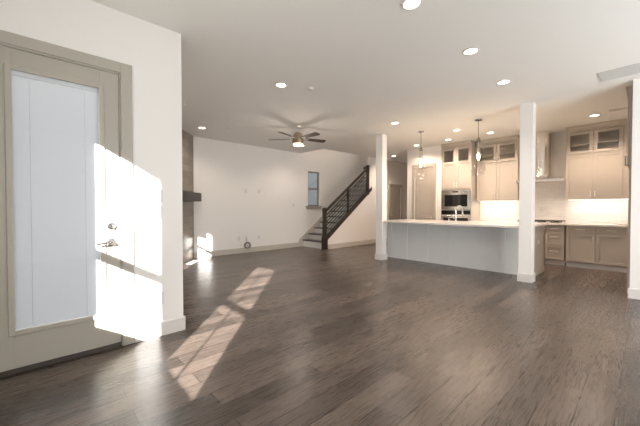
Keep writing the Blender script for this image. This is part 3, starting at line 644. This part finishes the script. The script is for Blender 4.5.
# ---------------------------------------------------------------- recessed lights
def can(x, y, label, p, col, spot=2.5):
    t = Thing('recessed_light', label, 'recessed light', (x, y, CEIL), 'recessed ceiling lights')
    t.part('trim_ring', MB().lathe((x, y, CEIL), [(0.066, -0.0005), (0.090, -0.0005), (0.088, -0.006), (0.070, -0.010), (0.066, -0.004)], 32, caps=False), 'plastic', smooth=True)
    t.part('lens', MB().lathe((x, y, CEIL), [(0.066, -0.002), (0.064, -0.0045)], 28), 'lamp')
    l = light('recessed_lamp', 'SPOT', (x, y, CEIL-0.03), p, col, spot_size=spot, spot_blend=0.7, shadow_soft_size=0.06)
warm = (1.0, 0.79, 0.63); soft = (1.0, 0.86, 0.74)
can(2.37, 1.40, 'recessed light cut by the top picture edge', 45, soft)
can(3.57, 1.37, 'recessed light midway between ceiling grille and picture top edge', 45, soft)
can(4.78, 1.39, 'recessed light in line between the two others, nearer the white column', 45, soft)
can(2.56, 3.58, 'recessed light alone on the ceiling ahead of the fan', 45, soft)
can(2.65, 6.66, 'recessed light in the corner above the fireplace', 40, soft)
can(5.47, 6.66, 'recessed light seen just below the ceiling fan', 35, soft)
can(5.43, 3.58, 'recessed light above the column by the stairs', 45, soft)
can(8.85, 5.87, 'recessed light in the hall behind the pantry corner', 75, warm)
can(7.80, 4.44, 'recessed light in front of the pantry door', 56, warm)
can(7.75, 3.52, 'recessed light before the oven tower', 84, warm)
can(6.94, 2.95, 'recessed light above the island between the two pendants', 95, warm)
can(7.75, 2.52, 'recessed light before the glazed wall cabinets', 100, warm)
can(7.75, 0.71, 'recessed light above the bare counter near the slim vent', 125, warm)

t = Thing('recessed_light', 'added recessed light, unseen high in the upper stairwell', 'recessed light', (7.6, 7.1, 5.7), 'recessed ceiling lights')  # unseen fixture, added with its lamp to brighten the wall above the stairs
t.part('trim_ring', MB().lathe((7.6, 7.1, 5.7), [(0.066, -0.0005), (0.090, -0.0005), (0.088, -0.006), (0.070, -0.010), (0.066, -0.004)], 32, caps=False), 'plastic', smooth=True)
t.part('lens', MB().lathe((7.6, 7.1, 5.7), [(0.066, -0.002), (0.064, -0.0045)], 28), 'lamp')
light('recessed_lamp', 'SPOT', (7.6, 7.1, 5.67), 130, soft, spot_size=2.7, spot_blend=0.7, shadow_soft_size=0.06)

# ---------------------------------------------------------------- ceiling fan
fx, fy = 4.11, 5.13
t = Thing('ceiling_fan', 'five-blade ceiling fan with glowing glass light below the motor', 'ceiling fan', (fx, fy, 2.5))
t.part('canopy', MB().lathe((fx, fy, CEIL-0.07), [(0.02, 0), (0.045, 0.01), (0.068, 0.045), (0.072, 0.0695)], 28), 'nickel', smooth=True)
t.part('downrod', MB().tube([(fx, fy, CEIL-0.07), (fx, fy, 2.84)], 0.012, 12), 'nickel', smooth=True)
t.part('motor', MB().lathe((fx, fy, 2.645), [(0.105, 0), (0.118, 0.01), (0.122, 0.06), (0.118, 0.13), (0.09, 0.185), (0.05, 0.212), (0.025, 0.225)], 32), 'fanmetal', smooth=True)
k = t.part('light_kit', MB().lathe((fx, fy, 2.625), [(0.112, 0), (0.120, 0.004), (0.120, 0.02)], 32), 'fanmetal', smooth=True)
t.part('glass_bowl', MB().lathe((fx, fy, 2.58), [(0.02, 0), (0.09, 0.006), (0.107, 0.02), (0.110, 0.045)], 32), 'frosted', k, smooth=True)
fwd = math.radians(47.17)
for d in (25, -47, -119, 169, 97):
    # angle d: 0 = to the picture's right, 90 = away
    a = fwd - math.radians(90) + math.radians(d); R = Matrix.Translation((fx, fy, 2.73)) @ Matrix.Rotation(a, 4, 'Z')
    m = MB(); m.box(0.085, 0.20, -0.016, 0.016, -0.004, 0.004); m.box(0.17, 0.24, -0.035, 0.035, -0.006, -0.001)
    bmesh.ops.transform(m.bm, matrix=R, verts=m.bm.verts)
    b = t.part('blade_arm', m, 'nickel')
    pl = [(0.17, -0.05), (0.60, -0.070), (0.64, -0.057), (0.652, -0.02), (0.652, 0.02), (0.64, 0.057), (0.60, 0.070), (0.17, 0.05)]
    m = MB().prism(pl, 'Z', 0.0, 0.009)
    bmesh.ops.transform(m.bm, matrix=R @ Matrix.Rotation(math.radians(-12), 4, 'X'), verts=m.bm.verts)
    t.part('blade', m, 'blade')
light('fan_lamp', 'POINT', (fx, fy, 2.47), 11, soft, shadow_soft_size=0.1)

# ---------------------------------------------------------------- ceiling grilles and detectors
def grille(name, x0, x1, y0, y1, n, label):
    t = Thing(name, label, 'vent', ((x0+x1)/2, (y0+y1)/2, CEIL)); f = 0.025
    t.part('frame', MB().box(x0, x1, y0, y0+f, CEIL-0.008, CEIL-0.0005).box(x0, x1, y1-f, y1, CEIL-0.008, CEIL-0.0005).box(x0, x0+f, y0+f, y1-f, CEIL-0.008, CEIL-0.0005).box(x1-f, x1, y0+f, y1-f, CEIL-0.008, CEIL-0.0005), 'vent')
    m = MB(); st_ = (x1-x0-2*f)/n
    for i in range(n):
        a = x0+f+i*st_; m.prism([(a, CEIL-0.001), (a+st_*0.75, CEIL-0.007), (a+st_*0.85, CEIL-0.006), (a+st_*0.15, CEIL-0.0008)], 'Y', y0+f, y1-f)
    t.part('louvres', m, 'vent')
grille('return_air_grille', 5.36, 5.74, -0.30, 0.47, 16, 'large white return air grille on the ceiling above the picture-edge wall')
grille('ceiling_vent', 7.52, 7.66, 0.16, 0.50, 6, 'slim ceiling vent above the kitchen cabinets')
def puck(x, y, r, h, label, name='smoke_detector'):
    t = Thing(name, label, 'detector', (x, y, CEIL))
    t.part('base', MB().lathe((x, y, CEIL), [(r, -0.0005), (r, -h*0.4)], 24), 'plastic', smooth=True)
    t.part('cover', MB().lathe((x, y, CEIL), [(r*0.9, -h*0.4), (r*0.85, -h*0.8), (r*0.6, -h)], 24), 'plastic', smooth=True)
puck(2.95, 3.38, 0.05, 0.03, 'small white smoke detector beside the lone recessed light')
puck(3.08, 6.21, 0.055, 0.03, 'small white detector on the ceiling before the long wall')
t = Thing('sprinkler_head', 'tiny metal sprinkler head on the ceiling past the white wall corner', 'sprinkler', (1.80, 5.27, CEIL))
t.part('escutcheon', MB().lathe((1.80, 5.27, CEIL), [(0.035, -0.0005), (0.03, -0.008)], 20), 'nickel', smooth=True)
t.part('nozzle', MB().lathe((1.80, 5.27, CEIL), [(0.012, -0.008), (0.012, -0.045), (0.026, -0.048), (0.026, -0.052)], 16), 'nickel', smooth=True)

# ---------------------------------------------------------------- floor register by the fireplace
t = Thing('floor_register', 'pale metal floor register at the foot of the fireplace tile', 'floor vent', (2.54, 7.16, 0), rotz=ang, local=True)
t.part('frame', MB().box(-0.24, 0.20, -0.16, -0.145, 0.0005, 0.006).box(-0.24, 0.20, -0.035, -0.02, 0.0005, 0.006).box(-0.24, -0.225, -0.145, -0.035, 0.0005, 0.006).box(0.185, 0.20, -0.145, -0.035, 0.0005, 0.006), 'vent')
m = MB()
for i in range(18): m.box(-0.222+i*0.0226, -0.208+i*0.0226, -0.145, -0.035, 0.0005, 0.005)
t.part('louvres', m, 'vent')
